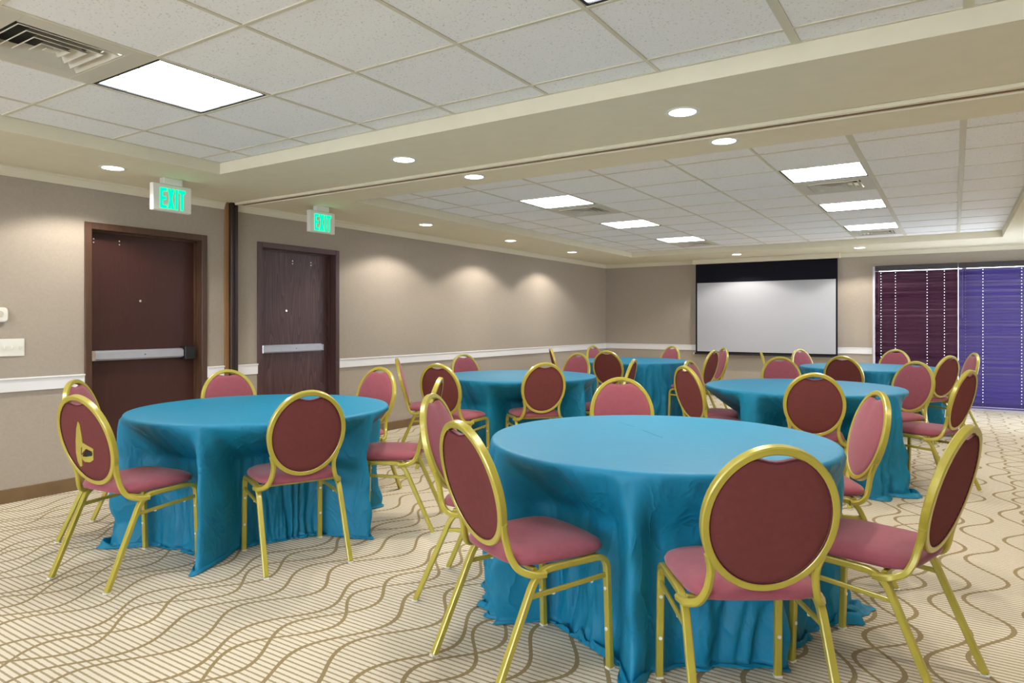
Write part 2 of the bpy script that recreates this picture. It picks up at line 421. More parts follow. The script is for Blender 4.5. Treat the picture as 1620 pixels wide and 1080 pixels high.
# partition jamb pole on the wall and the partition track in the soffit
t = tag(empty('partition_post', (XL, (PY0+PY1)/2, 0)), 'dark bronze vertical channel on the wall between the two doors', 'post')
obj('channel', nb(0, .055, -.030, .046, 0, ZS, .004), M['pole'], t)
obj('channel_slot', nb(.05, .0565, -.006, .014, .01, ZS-.005), M['polegap'], t)
obj('jamb_strip', nb(0, .022, -.066, -.030, 0, ZS), M['tan'], t)
t = tag(empty('partition_track', ((XL+XR)/2, 4.0, ZS)), 'long cream partition track crossing the soffit between both ceilings', 'ceiling track')
hw = (XR-XL)/2-.01
bm = bmesh.new()
box(bm, -hw+.06, hw, -.085, -.050, -.022, 0, .004); box(bm, -hw+.06, hw, .018, .045, -.022, 0, .004)
obj('track_flange', bm, M['soffit'], t)
obj('track_slot', nb(-hw+.06, hw, -.050, .018, -.012, 0), M['tan'], t)
obj('track_groove', nb(-hw+.06, hw, -.022, -.012, -.0135, -.011), M['polegap'], t)

# ------------------------------------------------------------------ ceiling lights
def troffer(x, y, label, cat='ceiling light'):
    t = tag(empty('ceiling_light', (x, y, ZT)), label, cat, 'square light panels in the tiled ceilings')
    a = .292
    bm = bmesh.new()
    for q in ((-a, a, -a, -a+.014), (-a, a, a-.014, a), (-a, -a+.014, -a+.014, a-.014), (a-.014, a, -a+.014, a-.014)):
        box(bm, *q, -.001, .05)
    obj('housing_edge', bm, M['black'], t)
    bm = bmesh.new(); n = 3; w = (2*a-.028)/n
    for i in range(4):
        h = (2*a-.028)/4
        for j in range(3):
            mi = 1 if (i*5+j*3+int(abs(x)*10)) % 4 == 1 else 0
            v = [bm.verts.new(p) for p in ((-a+.014+j*w, -a+.014+i*h, .006), (-a+.014+j*w, -a+.014+(i+1)*h, .006), (-a+.014+(j+1)*w, -a+.014+(i+1)*h, .006), (-a+.014+(j+1)*w, -a+.014+i*h, .006))]
            bm.faces.new(v).material_index = mi
    bmesh.ops.remove_doubles(bm, verts=bm.verts, dist=1e-4)
    obj('diffuser', bm, [M['panel'], M['panel2']], t)
    bm = bmesh.new()
    for i in (1, 2): box(bm, -a+.014+i*w-.0035, -a+.014+i*w+.0035, -a+.014, a-.014, .001, .006)
    for i in (1, 2, 3):
        h = (2*a-.028)/4; box(bm, -a+.014, a-.014, -a+.014+i*h-.0025, -a+.014+i*h+.0025, .003, .006)
    obj('diffuser_rib', bm, M['vent'], t)
    return t
LL = ['large square light panel beside the ceiling vent, nearest on the left', 'square light panel cut by the top edge of the picture',
      'square light panel in the near ceiling behind the viewer, left', 'square light panel in the near ceiling behind the viewer, right',
      'nearest light panel of the left row in the far ceiling', 'nearest light panel of the right row in the far ceiling',
      'middle light panel of the left row in the far ceiling', 'middle light panel of the right row in the far ceiling',
      'farthest light panel of the left row, above the screen side', 'farthest light panel of the right row, nearest the screen and blinds',
      'rearmost square light panel behind the viewer, left', 'rearmost square light panel behind the viewer, right']
for (x, y), l in zip(LIGHTS, LL): troffer(x, y, l)

def vent(x, y, label, rz=0):
    t = tag(empty('ceiling_vent', (x, y, ZT), rz), label, 'air vent', 'square ceiling air vents')
    a = .296
    bm = bmesh.new(); i0 = .21
    for q in ((-a, a, -a, -i0), (-a, a, i0, a), (-a, -i0, -i0, i0), (i0, a, -i0, i0)): box(bm, *q, -.006, .006, .002)
    obj('face_plate', bm, M['vent'], t)
    obj('duct_opening', nb(-i0, i0, -i0, i0, .055, .06), M['black'], t)
    for k in range(4):
        r0 = .20-k*.047; r1 = r0-.030
        bm = bmesh.new()
        ring = []
        for (rr, zz) in ((r0, -.007), (r1, .020), (r1-.003, .020), (r0-.004, -.009)):
            ring.append([bm.verts.new((sx*rr, sy*rr, zz)) for sx, sy in ((-1, -1), (1, -1), (1, 1), (-1, 1))])
        ring = ring+[ring[0]]
        for A, B in zip(ring, ring[1:]):
            for i in range(4): bm.faces.new((A[i], A[(i+1) % 4], B[(i+1) % 4], B[i]))
        obj('louvre', fixn(bm), M['vent'], t)
    obj('centre_plate', nb(-.022, .022, -.022, .022, -.008, -.004, .001), M['vent'], t)
    return t
VL = ['large square air vent at the top left corner of the picture', 'air vent behind the nearest left panel of the far ceiling', 'air vent behind the nearest right panel of the far ceiling',
      'air vent behind the farthest left panel', 'air vent behind the farthest right panel', 'square air vent above the picture, near ceiling on the right']
for (x, y), l in zip(VENTS, VL): vent(x, y, l)

def downlight(x, y, label, w=SPOT_W):
    t = tag(empty('downlight', (x, y, ZS)), label, 'downlight', 'round recessed downlights in the soffit')
    bm = bmesh.new(); lathe(bm, [(.070, .004), (.070, -.003), (.085, -.005), (.092, -.001), (.092, 0)], n=32)
    obj('trim_ring', fixn(bm), M['white'], t, smooth=40)
    bm = bmesh.new(); v = [bm.verts.new((.071*math.cos(2*PI*i/28), .071*math.sin(2*PI*i/28), -.001)) for i in range(28)]; bm.faces.new(v[::-1])
    obj('lens', bm, M['lampglow'], t)
    L = bpy.data.lights.new('downlight_beam', 'SPOT'); L.energy = w; L.spot_size = math.radians(134); L.spot_blend = .3
    L.color = (1, .93, .84); L.shadow_soft_size = .05
    lo = bpy.data.objects.new('downlight_beam', L); COL.objects.link(lo); lo.parent = t; lo.location = (0, 0, -.012)
    return t
for x, y, l in ((-5.06, 2.57, 'downlight above the left door, nearest the wall switches'),
                (-3.14, 3.51, 'left downlight on the near side of the partition track'), (-3.06, 4.21, 'left downlight on the far side of the partition track'),
                (-1.20, 3.51, 'right downlight on the near side of the partition track'), (-1.18, 4.21, 'right downlight on the far side of the partition track'),
                (-5.02, 5.98, 'downlight by the left wall just beyond the farther door'), (-5.04, 7.77, 'middle downlight of the three along the left wall'),
                (-5.05, 9.56, 'downlight along the left wall nearest the far corner'), (-2.97, 11.32, 'downlight in front of the projection screen'),
                (-1.18, 11.30, 'downlight between the screen and the blinds'),
                (-5.06, .75, 'downlight by the left wall behind the viewer'),
                (1.00, 3.51, 'downlight over the right end of the partition track'), (1.02, 5.98, 'downlight by the right wall, nearer one'),
                (1.02, 7.77, 'downlight by the right wall, middle one'), (1.02, 9.56, 'downlight by the right wall, farther one')):
    downlight(x, y, l)

# ------------------------------------------------------------------ exit signs
def exit_sign(y, label):
    x = -5.05
    t = tag(empty('exit_sign', (x, y, ZS-.05)), label, 'exit sign', 'green exit signs')
    obj('housing', nb(-.045, 0, -.155, .155, -.205, 0, .005), M['white'], t)
    obj('canopy', nb(-.05, .01, -.075, .075, 0, .05, .004), M['white'], t)
    z0, z1 = -.185, -.03; fn = lambda u, v, d: (d, u, v)
    def rect(u0, u1, v0, v1): return [(u0, v0), (u1, v0), (u1, v1), (u0, v1)]
    H_ = z1-z0; mid = (z0+z1)/2; u = -.10
    E_ = [rect(u, u+.02, z0, z1), rect(u+.02, u+.052, z1-.024, z1), rect(u+.02, u+.047, mid-.012, mid+.012), rect(u+.02, u+.052, z0, z0+.024)]
    u = -.040
    X_ = [[(u, z0), (u+.021, z0), (u+.052, z1), (u+.031, z1)], [(u+.031, z0), (u+.052, z0), (u+.0365, mid), (u+.026, mid-.02)], [(u+.0155, mid), (u+.026, mid+.02), (u+.021, z1), (u, z1)]]
    u = .022
    I_ = [rect(u, u+.020, z0, z1)]
    u = .050
    T_ = [rect(u, u+.052, z1-.024, z1), rect(u+.016, u+.036, z0, z1-.024)]
    for L_ in (E_, X_, I_, T_):
        bm = bmesh.new()
        for k, q in enumerate(L_): prism(bm, q, fn, .0005, .003+.0002*k)
        obj('letter', fixn(bm), M['green'], t)
exit_sign(3.01, 'white exit sign with green letters above the left door, nearer one')
exit_sign(4.50, 'white exit sign with green letters above the second door, farther one')

# ------------------------------------------------------------------ wall plates
t = tag(empty('light_switch', (XL, 2.145, 1.102)), 'white multi-gang light switch plate on the left wall above the rail', 'light switch')
obj('plate', nb(0, .007, -.10, .10, -.062, .062, .003), M['white'], t)
for k in range(4):
    obj('toggle', nb(.006, .018, -.074+k*.046, -.064+k*.046, -.010, .010, .002), M['white'], t)
t = tag(empty('thermostat', (XL, 2.085, 1.335)), 'small rounded white thermostat at the left edge of the picture', 'thermostat')
bm = bmesh.new(); sq = [(.05*math.copysign(abs(math.cos(a))**.45, math.cos(a)), .052*math.copysign(abs(math.sin(a))**.45, math.sin(a))) for a in [2*PI*(i+.5)/32 for i in range(32)]]
prism(bm, sq, lambda u, v, d: (d, u, v), 0, .022); prism(bm, [(u*.9, v*.9) for u, v in sq], lambda u, v, d: (d, u, v), .020, .028); fixn(bm)
obj('case', bm, M['white'], t, smooth=30)
bm = bmesh.new(); cyl(bm, (.028, 0, .005), (.031, 0, .005), .022, n=24); obj('dial', bm, M['vent'], t, smooth=30)

# ------------------------------------------------------------------ projection screen
t = tag(empty('projection_screen', (-2.705, YF-.10, 0)), 'pull-down projection screen with black masking on the far wall', 'projection screen')
obj('casing', nb(-1.185, 1.185, -.07, .055, 2.305, ZS-.001, .006), M['crown'], t)
obj('black_drop', nb(-1.145, 1.145, .0, .003, 1.975, 2.305), M['blackcloth'], t)
obj('screen_fabric', nb(-1.118, 1.118, .0005, .003, .775, 1.975), M['screen'], t)
for s in (-1, 1):
    a, b_ = sorted((s*1.145, s*1.118)); obj('side_border', nb(a, b_, 0, .003, .775, 1.975), M['blackcloth'], t)
obj('bottom_border', nb(-1.145, 1.145, 0, .003, .745, .775), M['blackcloth'], t)
obj('weight_bar', nb(-1.165, 1.165, -.010, .012, .722, .747, .004), M['tleg'], t)
for s in (-1, 1):
    obj('bar_cap', nb(min(s*1.165, s*1.185), max(s*1.165, s*1.185), -.011, .013, .720, .749, .003), M['white'], t)
tag(obj('ceiling_sticker', nb(-2.84, -2.77, YF-.30, YF-.26, ZS-.002, ZS), mat('yellow_sticker', (214, 190, 60), .6)), 'small yellow sticker on the soffit above the projection screen', 'sticker')

# ------------------------------------------------------------------ window, blinds
t = tag(empty('window_1', ((WX0+WX1)/2, YF+.1, 0)), 'tall glazed opening behind the dark blinds', kind='structure')
W = (WX1-WX0)/2
bm = bmesh.new()
box(bm, -W, -W+.05, -.04, .06, WZ0, WZ1); box(bm, W-.05, W, -.04, .06, WZ0, WZ1)
box(bm, -W+.05, W-.05, -.04, .06, WZ1-.05, WZ1); box(bm, -W+.05, W-.05, -.04, .06, WZ0, WZ0+.05); box(bm, -.055, .0, -.04, .06, WZ0+.05, WZ1-.05)
obj('window_frame', bm, M['winframe'], t)
obj('window_glass', nb(-W+.05, W-.05, .02, .026, WZ0+.05, WZ1-.05), M['glass'], t)
bm = bmesh.new(); box(bm, -W-.022, -W+.004, -.118, .0, 0, WZ1, .003)
obj('window_jamb', bm, M['winframe'], t)
obj('window_sill', nb(-W, W+.1, -.135, -.06, 0, .03, .004), M['winframe'], t)
t = tag(empty('fill_window', ((RW[0]+RW[1])/2, YN-.1, 0)), 'unseen glazing added behind the viewer as daylight fill', kind='structure')  # unseen glazing, added so daylight lifts the ceiling and camera-facing sides
L2 = (RW[1]-RW[0])/2
bm = bmesh.new()
box(bm, -L2, L2, -.05, .05, RW[2], RW[2]+.05); box(bm, -L2, L2, -.05, .05, RW[3]-.05, RW[3])
for x in (-L2, -L2/3-.02, L2/3-.02, L2-.05): box(bm, x, x+.05, -.05, .05, RW[2]+.05, RW[3]-.05)
obj('window_frame', bm, M['winframe'], t)
obj('window_glass', nb(-L2+.05, L2-.05, 0, .006, RW[2]+.05, RW[3]-.05), M['glass'], t)

t = tag(empty('window_3', (XR+.1, (RR[0]+RR[1])/2, 0)), 'tall glazing in the right wall near the far corner, outside the picture', kind='structure')
L3 = (RR[1]-RR[0])/2
bm = bmesh.new()
box(bm, -.05, .05, -L3, L3, RR[2], RR[2]+.05); box(bm, -.05, .05, -L3, L3, RR[3]-.05, RR[3])
for y in (-L3, -.025, L3-.05): box(bm, -.05, .05, y, y+.05, RR[2]+.05, RR[3]-.05)
obj('window_frame', bm, M['winframe'], t)
obj('window_glass', nb(0, .006, -L3+.05, L3-.05, RR[2]+.05, RR[3]-.05), M['glass'], t)

def blind(x0, x1, ztop, zbot, m, label, holes, headdrop=.0):
    cx = (x0+x1)/2; yb = YF-.055
    t = tag(empty('window_blind', (cx, yb, 0)), label, 'window blind', 'wooden blinds over the window')
    w = (x1-x0)/2
    obj('headrail', nb(-w, w, -.045, .03, 2.075, 2.155, .004), M['valance'], t)
    hs = [h-cx for h in holes]; hw_ = .0030
    xs = [-w]
    for h in sorted(hs): xs += [h-hw_, h+hw_]
    xs.append(w)
    prof = [-.025, -.0036, .0036, .025]
    tilt = math.radians(68)
    bm = bmesh.new(); V = []
    for x in xs:
        V.append([bm.verts.new((x, -s*math.cos(tilt)-.0042*(1-(s/.025)**2), s*math.sin(tilt))) for s in prof])
    for i in range(len(xs)-1):
        for j in range(3):
            if j == 1 and i % 2 == 1: continue
            bm.faces.new((V[i][j], V[i+1][j], V[i+1][j+1], V[i][j+1]))
    bmesh.ops.solidify(bm, geom=bm.faces[:], thickness=.0025)
    me = bpy.data.meshes.new('slat'); fixn(bm).to_mesh(me); bm.free(); me.materials.append(m)
    n = int((ztop-zbot)/.0445)
    for k in range(n):
        o = obj('slat', None, None, t, mesh=me); o.location = (random.uniform(-.0015, .0015), 0, ztop-.024-k*.0445)
        o.rotation_euler = (random.uniform(-.03, .03), 0, 0)
    zb = ztop-.024-n*.0445
    obj('bottom_rail', nb(-w, w, -.012, .012, zb-.008, zb+.014, .003), m, t)
    for h in hs:
        bm = bmesh.new(); cyl(bm, (h-.004, -.018, zb), (h-.004, -.018, 2.08), .0007, n=6); obj('ladder_cord', bm, M['cord'], t)
    bm = bmesh.new(); cyl(bm, (-w+.05, -.035, 1.35), (-w+.05, -.035, 2.08), .004, n=8); obj('tilt_wand', bm, m, t)
wx = lambda px: None
blind(-1.035, .0435, 2.067, .05, M['slat'], 'dark maroon wooden blind, left of the two by the screen', (-.955, -.76, -.345, -.125))
blind(.0485, 1.33, 2.068, .06, M['slat_glare'], 'wooden blind with violet daylight glare in its colour, right of the two, cut by the picture edge', (.135, .345, .795, 1.1))

# ------------------------------------------------------------------ chair
LEAN = math.radians(14.9); SL, CL = math.sin(LEAN), math.cos(LEAN)
def back_pt(u, v, off=0):          # u across, v along the lean from ring centre, off = towards the rear
    s = .251+v
    return (u, -.175-s*SL-off*CL, .46+s*CL-off*SL)
TUBE = rect_prof(.023, .026, .0035)
def chair_back_frame():
    bm = bmesh.new()
    pts = [back_pt(.191*math.cos(2*PI*i/64), .223*math.sin(2*PI*i/64)) for i in range(64)]
    sweep(bm, pts, rect_prof(.025, .029, .004), (0, CL, SL), closed=True)
    for s in (-1, 1):
        p = [back_pt(s*.172, -.115), back_pt(s*.160, -.160), back_pt(s*.160, -.200), (s*.168, -.178, .468), (s*.186, -.158, .430), (s*.212, -.120, .412), (s*.226, -.070, .411)]
        # smooth the path
        P = [Vector(q) for q in p]; out = []
        for i in range(len(P)-1):
            p0 = P[max(i-1, 0)]; p1, p2 = P[i], P[i+1]; p3 = P[min(i+2, len(P)-1)]
            for k in range(4):
                t_ = k/4
                out.append(.5*((2*p1)+(-p0+p2)*t_+(2*p0-5*p1+4*p2-p3)*t_*t_+(-p0+3*p1-3*p2+p3)*t_**3))
        out.append(P[-1]); sweep(bm, out, rect_prof(.022, .024, .005), (1, .0, .0) if False else (0, CL, SL) if False else (s*.3, .9, .35))
    return fixn(bm)
def pad_outline(a):
    x, y = .183*math.cos(a), .215*math.sin(a)
    if y > 0 and abs(x) < .082:
        dip = .5*(1+math.cos(PI*x/.082))
        y -= .030*dip**.8
    return x, y
def chair_pad(side=-1):
    bm = bmesh.new(); N = 56; rhos = [0, .35, .65, .85, .95, 1.0]
    front, back = [], []
    for sgn, store in ((-1, front), (1, back)):
        for rh in rhos:
            th = (.013+.014*(1-rh**3)) if sgn < 0 else (.008+.005*(1-rh**4))
            if rh == 1.0: th = .007 if sgn < 0 else .005
            row = []
            for i in range(N):
                x, y = pad_outline(2*PI*i/N)
                row.append(bm.verts.new(back_pt(x*rh, y*rh-(.0 if rh else 0), sgn*th)) if rh else None)
            if rh == 0: row = [bm.verts.new(back_pt(0, 0, sgn*th))]*N
            store.append(row)
    for store in ((front,) if side < 0 else (back,)):
        for k in range(len(rhos)-1):
            for i in range(N):
                j = (i+1) % N
                if k == 0: bm.faces.new((store[0][0], store[1][i], store[1][j]))
                else: bm.faces.new((store[k][i], store[k+1][i], store[k+1][j], store[k][j]))
    if side < 0:
        for i in range(N):
            j = (i+1) % N; bm.faces.new((front[-1][i], front[-1][j], back[-1][j], back[-1][i]))
    bmesh.ops.delete(bm, geom=[v for v in bm.verts if not v.link_faces], context='VERTS')
    return fixn(bm)
def chair_piping():
    bm = bmesh.new(); N = 56
    for off in (.006,):
        pts = [back_pt(pad_outline(2*PI*i/N)[0]*.985, pad_outline(2*PI*i/N)[1]*.985, off+.004) for i in range(N)]
        sweep(bm, pts, [(.0028*math.cos(2*PI*k/6), .0028*math.sin(2*PI*k/6)) for k in range(6)], (0, CL, SL), closed=True)
    return fixn(bm)
def seat_shape(rh, a):
    ca, sa = math.cos(a), math.sin(a); e = .42
    x = math.copysign(abs(ca)**e, ca); y = math.copysign(abs(sa)**e, sa)
    wx_ = .205+.018*((y+1)/2)
    yy = y*.205+.025
    if y > 0: yy += .015*(1-x*x)
    return x*wx_*rh, (yy-.025)*rh+.025
def chair_seat():
    bm = bmesh.new(); N = 48
    rows = [(.0, .494), (.4, .492), (.7, .487), (.88, .478), (.97, .466), (1.0, .452), (.985, .440), (.94, .436), (.0, .436)]
    V = []
    for rh, z in rows:
        if rh == 0: V.append([bm.verts.new((0, .025, z))]*N)
        else: V.append([bm.verts.new((*seat_shape(rh, 2*PI*i/N+.001), z)) for i in range(N)])
    for k in range(len(rows)-1):
        for i in range(N):
            j = (i+1) % N
            if k == 0: bm.faces.new((V[0][0], V[1][i], V[1][j]))
            elif k == len(rows)-2: bm.faces.new((V[k][i], V[k+1][0], V[k][j]))
            else: bm.faces.new((V[k][i], V[k+1][i], V[k+1][j], V[k][j]))
    return fixn(bm)
ZR = .423
def front_leg(s):
    bm = bmesh.new(); sweep(bm, fillet([(s*.215, .225, .007), (s*.212, .212, ZR), (s*.212, .10, ZR)], [.055]), TUBE, (1, 0, 0)); return fixn(bm)
def rear_leg(s):
    bm = bmesh.new(); sweep(bm, fillet([(s*.212, .02, ZR), (s*.213, -.098, ZR), (s*.218, -.284, .007)], [.065]), TUBE, (1, 0, 0)); return fixn(bm)
def side_rail(s):
    bm = bmesh.new(); sweep(bm, [(s*.212, .105, ZR), (s*.212, .015, ZR)], TUBE, (1, 0, 0)); return fixn(bm)
def stretcher(s):
    bm = bmesh.new(); sweep(bm, [(s*.2135, .216, .352), (s*.2145, -.125, .338)], rect_prof(.018, .012, .003), (1, 0, 0)); return fixn(bm)
def cross_bar(y, z):
    bm = bmesh.new(); sweep(bm, [(-.205, y, z), (.205, y, z)], rect_prof(.016, .018, .003), (0, 1, 0)); return fixn(bm)
def foot_glide(x, y, tx=0):
    bm = bmesh.new(); box(bm, x-.0135, x+.0135, y-.0145, y+.0145, 0, .008, .002); return bm
def bump_disc(p, n):
    bm = bmesh.new(); p = Vector(p); n = Vector(n); cyl(bm, p, p+n*.006, .0075, .006, n=10); return bm
_me = {}
def shared(key, fn, m, smooth=False):
    if key not in _me:
        o_bm = fn(); me = bpy.data.meshes.new(key.split('|')[0]); o_bm.to_mesh(me); o_bm.free(); me.materials.append(m)
        if smooth:
            for p in me.polygons: p.use_smooth = True
            if smooth is not True: me.set_sharp_from_angle(angle=math.radians(smooth))
        _me[key] = me
    return _me[key]
def make_chair(x, y, ang, label, group, fine=True, torn=False):
    t = tag(empty('banquet_chair', (x, y, 0), math.radians(ang-90)), label, 'chair', group)
    P = lambda name, key, fn, m, par=t, sm=35: obj(name, None, None, par, mesh=shared(key, fn, m, sm))
    P('seat', 'seat', chair_seat, M['fabric'], sm=True)
    bk = P('backrest', 'backrest', chair_pad, M['fabric'], sm=50)
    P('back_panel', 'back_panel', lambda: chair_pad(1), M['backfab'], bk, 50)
    P('piping', 'piping', chair_piping, M['piping'], bk, True)
    P('back_frame', 'back_frame', chair_back_frame, M['gold'])
    for s in (-1, 1):
        fl = P('leg', 'leg|f%d' % s, lambda: front_leg(s), M['gold'])
        rl = P('leg', 'leg|r%d' % s, lambda: rear_leg(s), M['gold'])
        P('side_rail', 'side_rail|%d' % s, lambda: side_rail(s), M['gold'])
        st = P('stretcher', 'stretcher|%d' % s, lambda: stretcher(s), M['gold'])
        P('foot_glide', 'foot_glide|f%d' % s, lambda: foot_glide(s*.215, .225), M['glide'], fl, False)
        P('foot_glide', 'foot_glide|r%d' % s, lambda: foot_glide(s*.218, -.285), M['glide'], rl, False)
        if fine:
            P('bumper', 'bumper|a%d' % s, lambda: bump_disc((s*.2135, .207, .30), (0, -1, 0)), M['glide'], fl)
            P('bumper', 'bumper|b%d' % s, lambda: bump_disc((s*.2145, .211, .15), (0, -1, 0)), M['glide'], fl)
            P('bumper', 'bumper|c%d' % s, lambda: bump_disc((s*.2135, .14, .342), (0, 0, -1)), M['glide'], st)
            P('bumper', 'bumper|d%d' % s, lambda: bump_disc((s*.2135, -.03, .335), (0, 0, -1)), M['glide'], st)
    P('cross_rail', 'cross_rail|f', lambda: cross_bar(.17, ZR), M['gold'])
    P('cross_rail', 'cross_rail|r', lambda: cross_bar(-.10, ZR), M['gold'])
    if torn:
        bm = bmesh.new()
        sl = [(-.01, .103), (-.001, .089), (-.009, .033), (-.019, -.009), (-.013, -.02), (-.041, -.038), (-.053, -.064), (-.062, -.103), (-.073, -.139), (-.09, -.143), (-.1, -.113), (-.094, -.068), (-.069, -.003), (-.038, .062)]
        br = [(-.019, -.009), (.015, -.023), (.054, -.036), (.047, -.052), (-.003, -.039), (-.05, -.07)]
        lp = [(-.055, -.077), (.047, -.052), (.031, -.096), (-.003, -.112), (-.044, -.113), (-.063, -.096)]
        fn = lambda u, v, d: back_pt(u, v, d)
        prism(bm, sl, fn, .010, .0160); prism(bm, br, fn, .010, .0155); prism(bm, lp, fn, .010, .0150)
        o = obj('torn_patch', fixn(bm), M['gold'], bk); o['label'] = 'ragged olive gold tear in the fabric back'
        bm = bmesh.new(); prism(bm, [(-.048, -.082), (-.004, -.048), (.040, -.058), (.030, -.074), (-.02, -.084)], fn, .010, .0165)
        o = obj('torn_opening', fixn(bm), M['polegap'], bk); o['label'] = 'dark opening in the torn back'
    return t

CHAIRS = {
 'b1': (-3.607, 1.934, 96.8, 'nearest left chair with a ragged gold tear in its back'),
 'b2': (-4.307, 2.265, 41.0, 'chair by the left wall, mostly hidden behind the chair with the torn back'),
 'b3': (-4.264, 3.062, 346.4, 'chair behind the left front table, before the wall between the doors'),
 'b4': (-3.8, 3.675, 269.1, 'chair at the right rear of the left front table, front of its back showing'),
 'b5': (-3.06, 2.522, 156.2, 'chair seen from behind, pushed in at the near side of the left front table'),
 'b6': (-3.017, 3.281, 210.3, 'chair on the right of the left front table, back seen edge-on, seat tucked under'),
 'a1': (-1.362, 2.215, 64.9, 'large chair at the near left of the front right table, turned obliquely away'),
 'a2': (-1.881, 2.704, 18.0, 'chair on the far left of the front right table, behind the large oblique chair'),
 'a3': (-1.623, 3.813, 305.6, 'chair behind the front right table, only the top of its rose back above the cloth'),
 'a4': (-.588, 3.827, 206.7, 'chair at the rear right of the front right table, rose front of its back showing'),
 'a5': (-.24, 2.89, 163.4, 'chair at the right edge of the front right table, seen from side and rear'),
 'a6': (-.59, 2.297, 124.0, 'nearest chair of all, maroon back square to the viewer at the front right table'),
 'c1': (-4.365, 5.22, 38.6, 'thin edge-on chair by the left wall beside the second door'),
 'c2': (-3.738, 4.855, 96.3, 'chair seen from behind at the left of the middle left table'),
 'c3': (-4.342, 6.081, 345.8, 'chair at the far left of the middle left table, against the white chair rail'),
 'c4': (-3.224, 5.389, 137.9, 'maroon-backed chair at the near side of the middle left table'),
 'c5': (-3.708, 6.776, 257.5, 'chair behind the middle left table, near its right end'),
 'c6': (-2.875, 6.11, 191.5, 'narrow edge-on chair between the middle left table and the far left table'),
 'd1': (-1.782, 6.229, 356.1, 'rose-fronted chair at the left end of the middle right table'),
 'd2': (-1.657, 5.654, 51.3, 'chair seen from behind at the near left of the middle right table'),
 'd3': (-1.366, 7.136, 298.7, 'chair behind the middle right table, facing the viewer below the screen'),
 'd4': (-.88, 5.425, 102.7, 'round maroon back square to the viewer before the middle right table'),
 'd5': (-.451, 6.928, 236.0, 'rose-fronted chair at the right rear of the middle right table'),
 'd6': (-.18, 6.182, 159.7, 'chair with a full side view of its seat, right of the middle right table'),
 'e1': (-3.644, 8.084, 92.3, 'maroon-backed chair before the far left table, right of the middle left table'),
 'e2': (-4.391, 8.313, 36.1, 'thin edge-on chair at the left of the far left table, near the left wall'),
 'e3': (-4.329, 9.363, 351.2, 'small chair at the far left table nearest the room corner'),
 'e4': (-3.673, 9.628, 242.6, 'small chair behind the far left table, left of the screen'),
 'e5': (-2.856, 8.733, 173.0, 'chair at the right of the far left table, left one of an overlapping pair'),
 'e6': (-2.909, 9.385, 218.8, 'chair at the right of the far left table, right one of an overlapping pair'),
 'f1': (-1.694, 8.734, 13.7, 'thin edge-on chair at the left of the far right table, under the screen'),
 'f2': (-1.479, 9.614, 331.7, 'small chair behind the far right table, below the right part of the screen'),
 'f3': (-.932, 8.219, 77.8, 'maroon-backed chair before the far right table, behind the middle right table'),
 'f4': (-.752, 9.957, 247.1, 'small chair behind the far right table, in front of the maroon blind'),
 'f5': (-.286, 8.763, 147.6, 'maroon-backed chair at the right of the far right table, before the violet blind'),
 'f6': (-.082, 9.516, 198.1, 'rightmost chair of the far right table, silver-rimmed against the violet blind'),
}
TABLES = {
 'A': (-1.146, 3.022, 'front right table', 'nearest teal cloth over the front right round table, puddling on the carpet'),
 'B': (-3.651, 2.771, 'left front table', 'teal cloth over the left round table in front of the two doors'),
 'C': (-3.680, 5.822, 'middle left table', 'teal cloth over the middle left round table, between front and back rows'),
 'D': (-1.070, 6.117, 'middle right table', 'teal cloth over the middle right round table, below the screen'),
 'E': (-3.806, 9.013, 'far left table', 'teal cloth over the farthest left round table, near the room corner'),
 'F': (-.850, 9.195, 'far right table', 'teal cloth over the farthest right round table, in front of the blinds'),
}
TN = dict(a='front right table', b='left front table', c='middle left table', d='middle right table', e='far left table', f='far right table')
for k, (x, y, a, l) in CHAIRS.items():
    make_chair(x, y, a, l, 'gold framed banquet chairs around the '+TN[k[0]], fine=k[0] in 'abcd', torn=(k == 'b1'))

# ------------------------------------------------------------------ tables and cloths
def ray_chair(tx, ty, th, chairs, marg=.012):
    dx, dy = math.cos(th), math.sin(th); best = 9
    for (cx, cy, a) in chairs:
        a = math.radians(a); fx, fy = math.cos(a), math.sin(a); rx, ry = math.sin(a), -math.cos(a)
        r_ = .15
        while r_ < 1.1:
            px, py = tx+dx*r_-cx, ty+dy*r_-cy
            u, v = px*rx+py*ry, px*fx+py*fy
            if abs(u) < .232+marg and -.3 < v < .245+marg: best = min(best, r_); break
            r_ += .01
    return best
def sstep(a, b_, x):
    t_ = max(0, min(1, (x-a)/(b_-a))); return t_*t_*(3-2*t_)
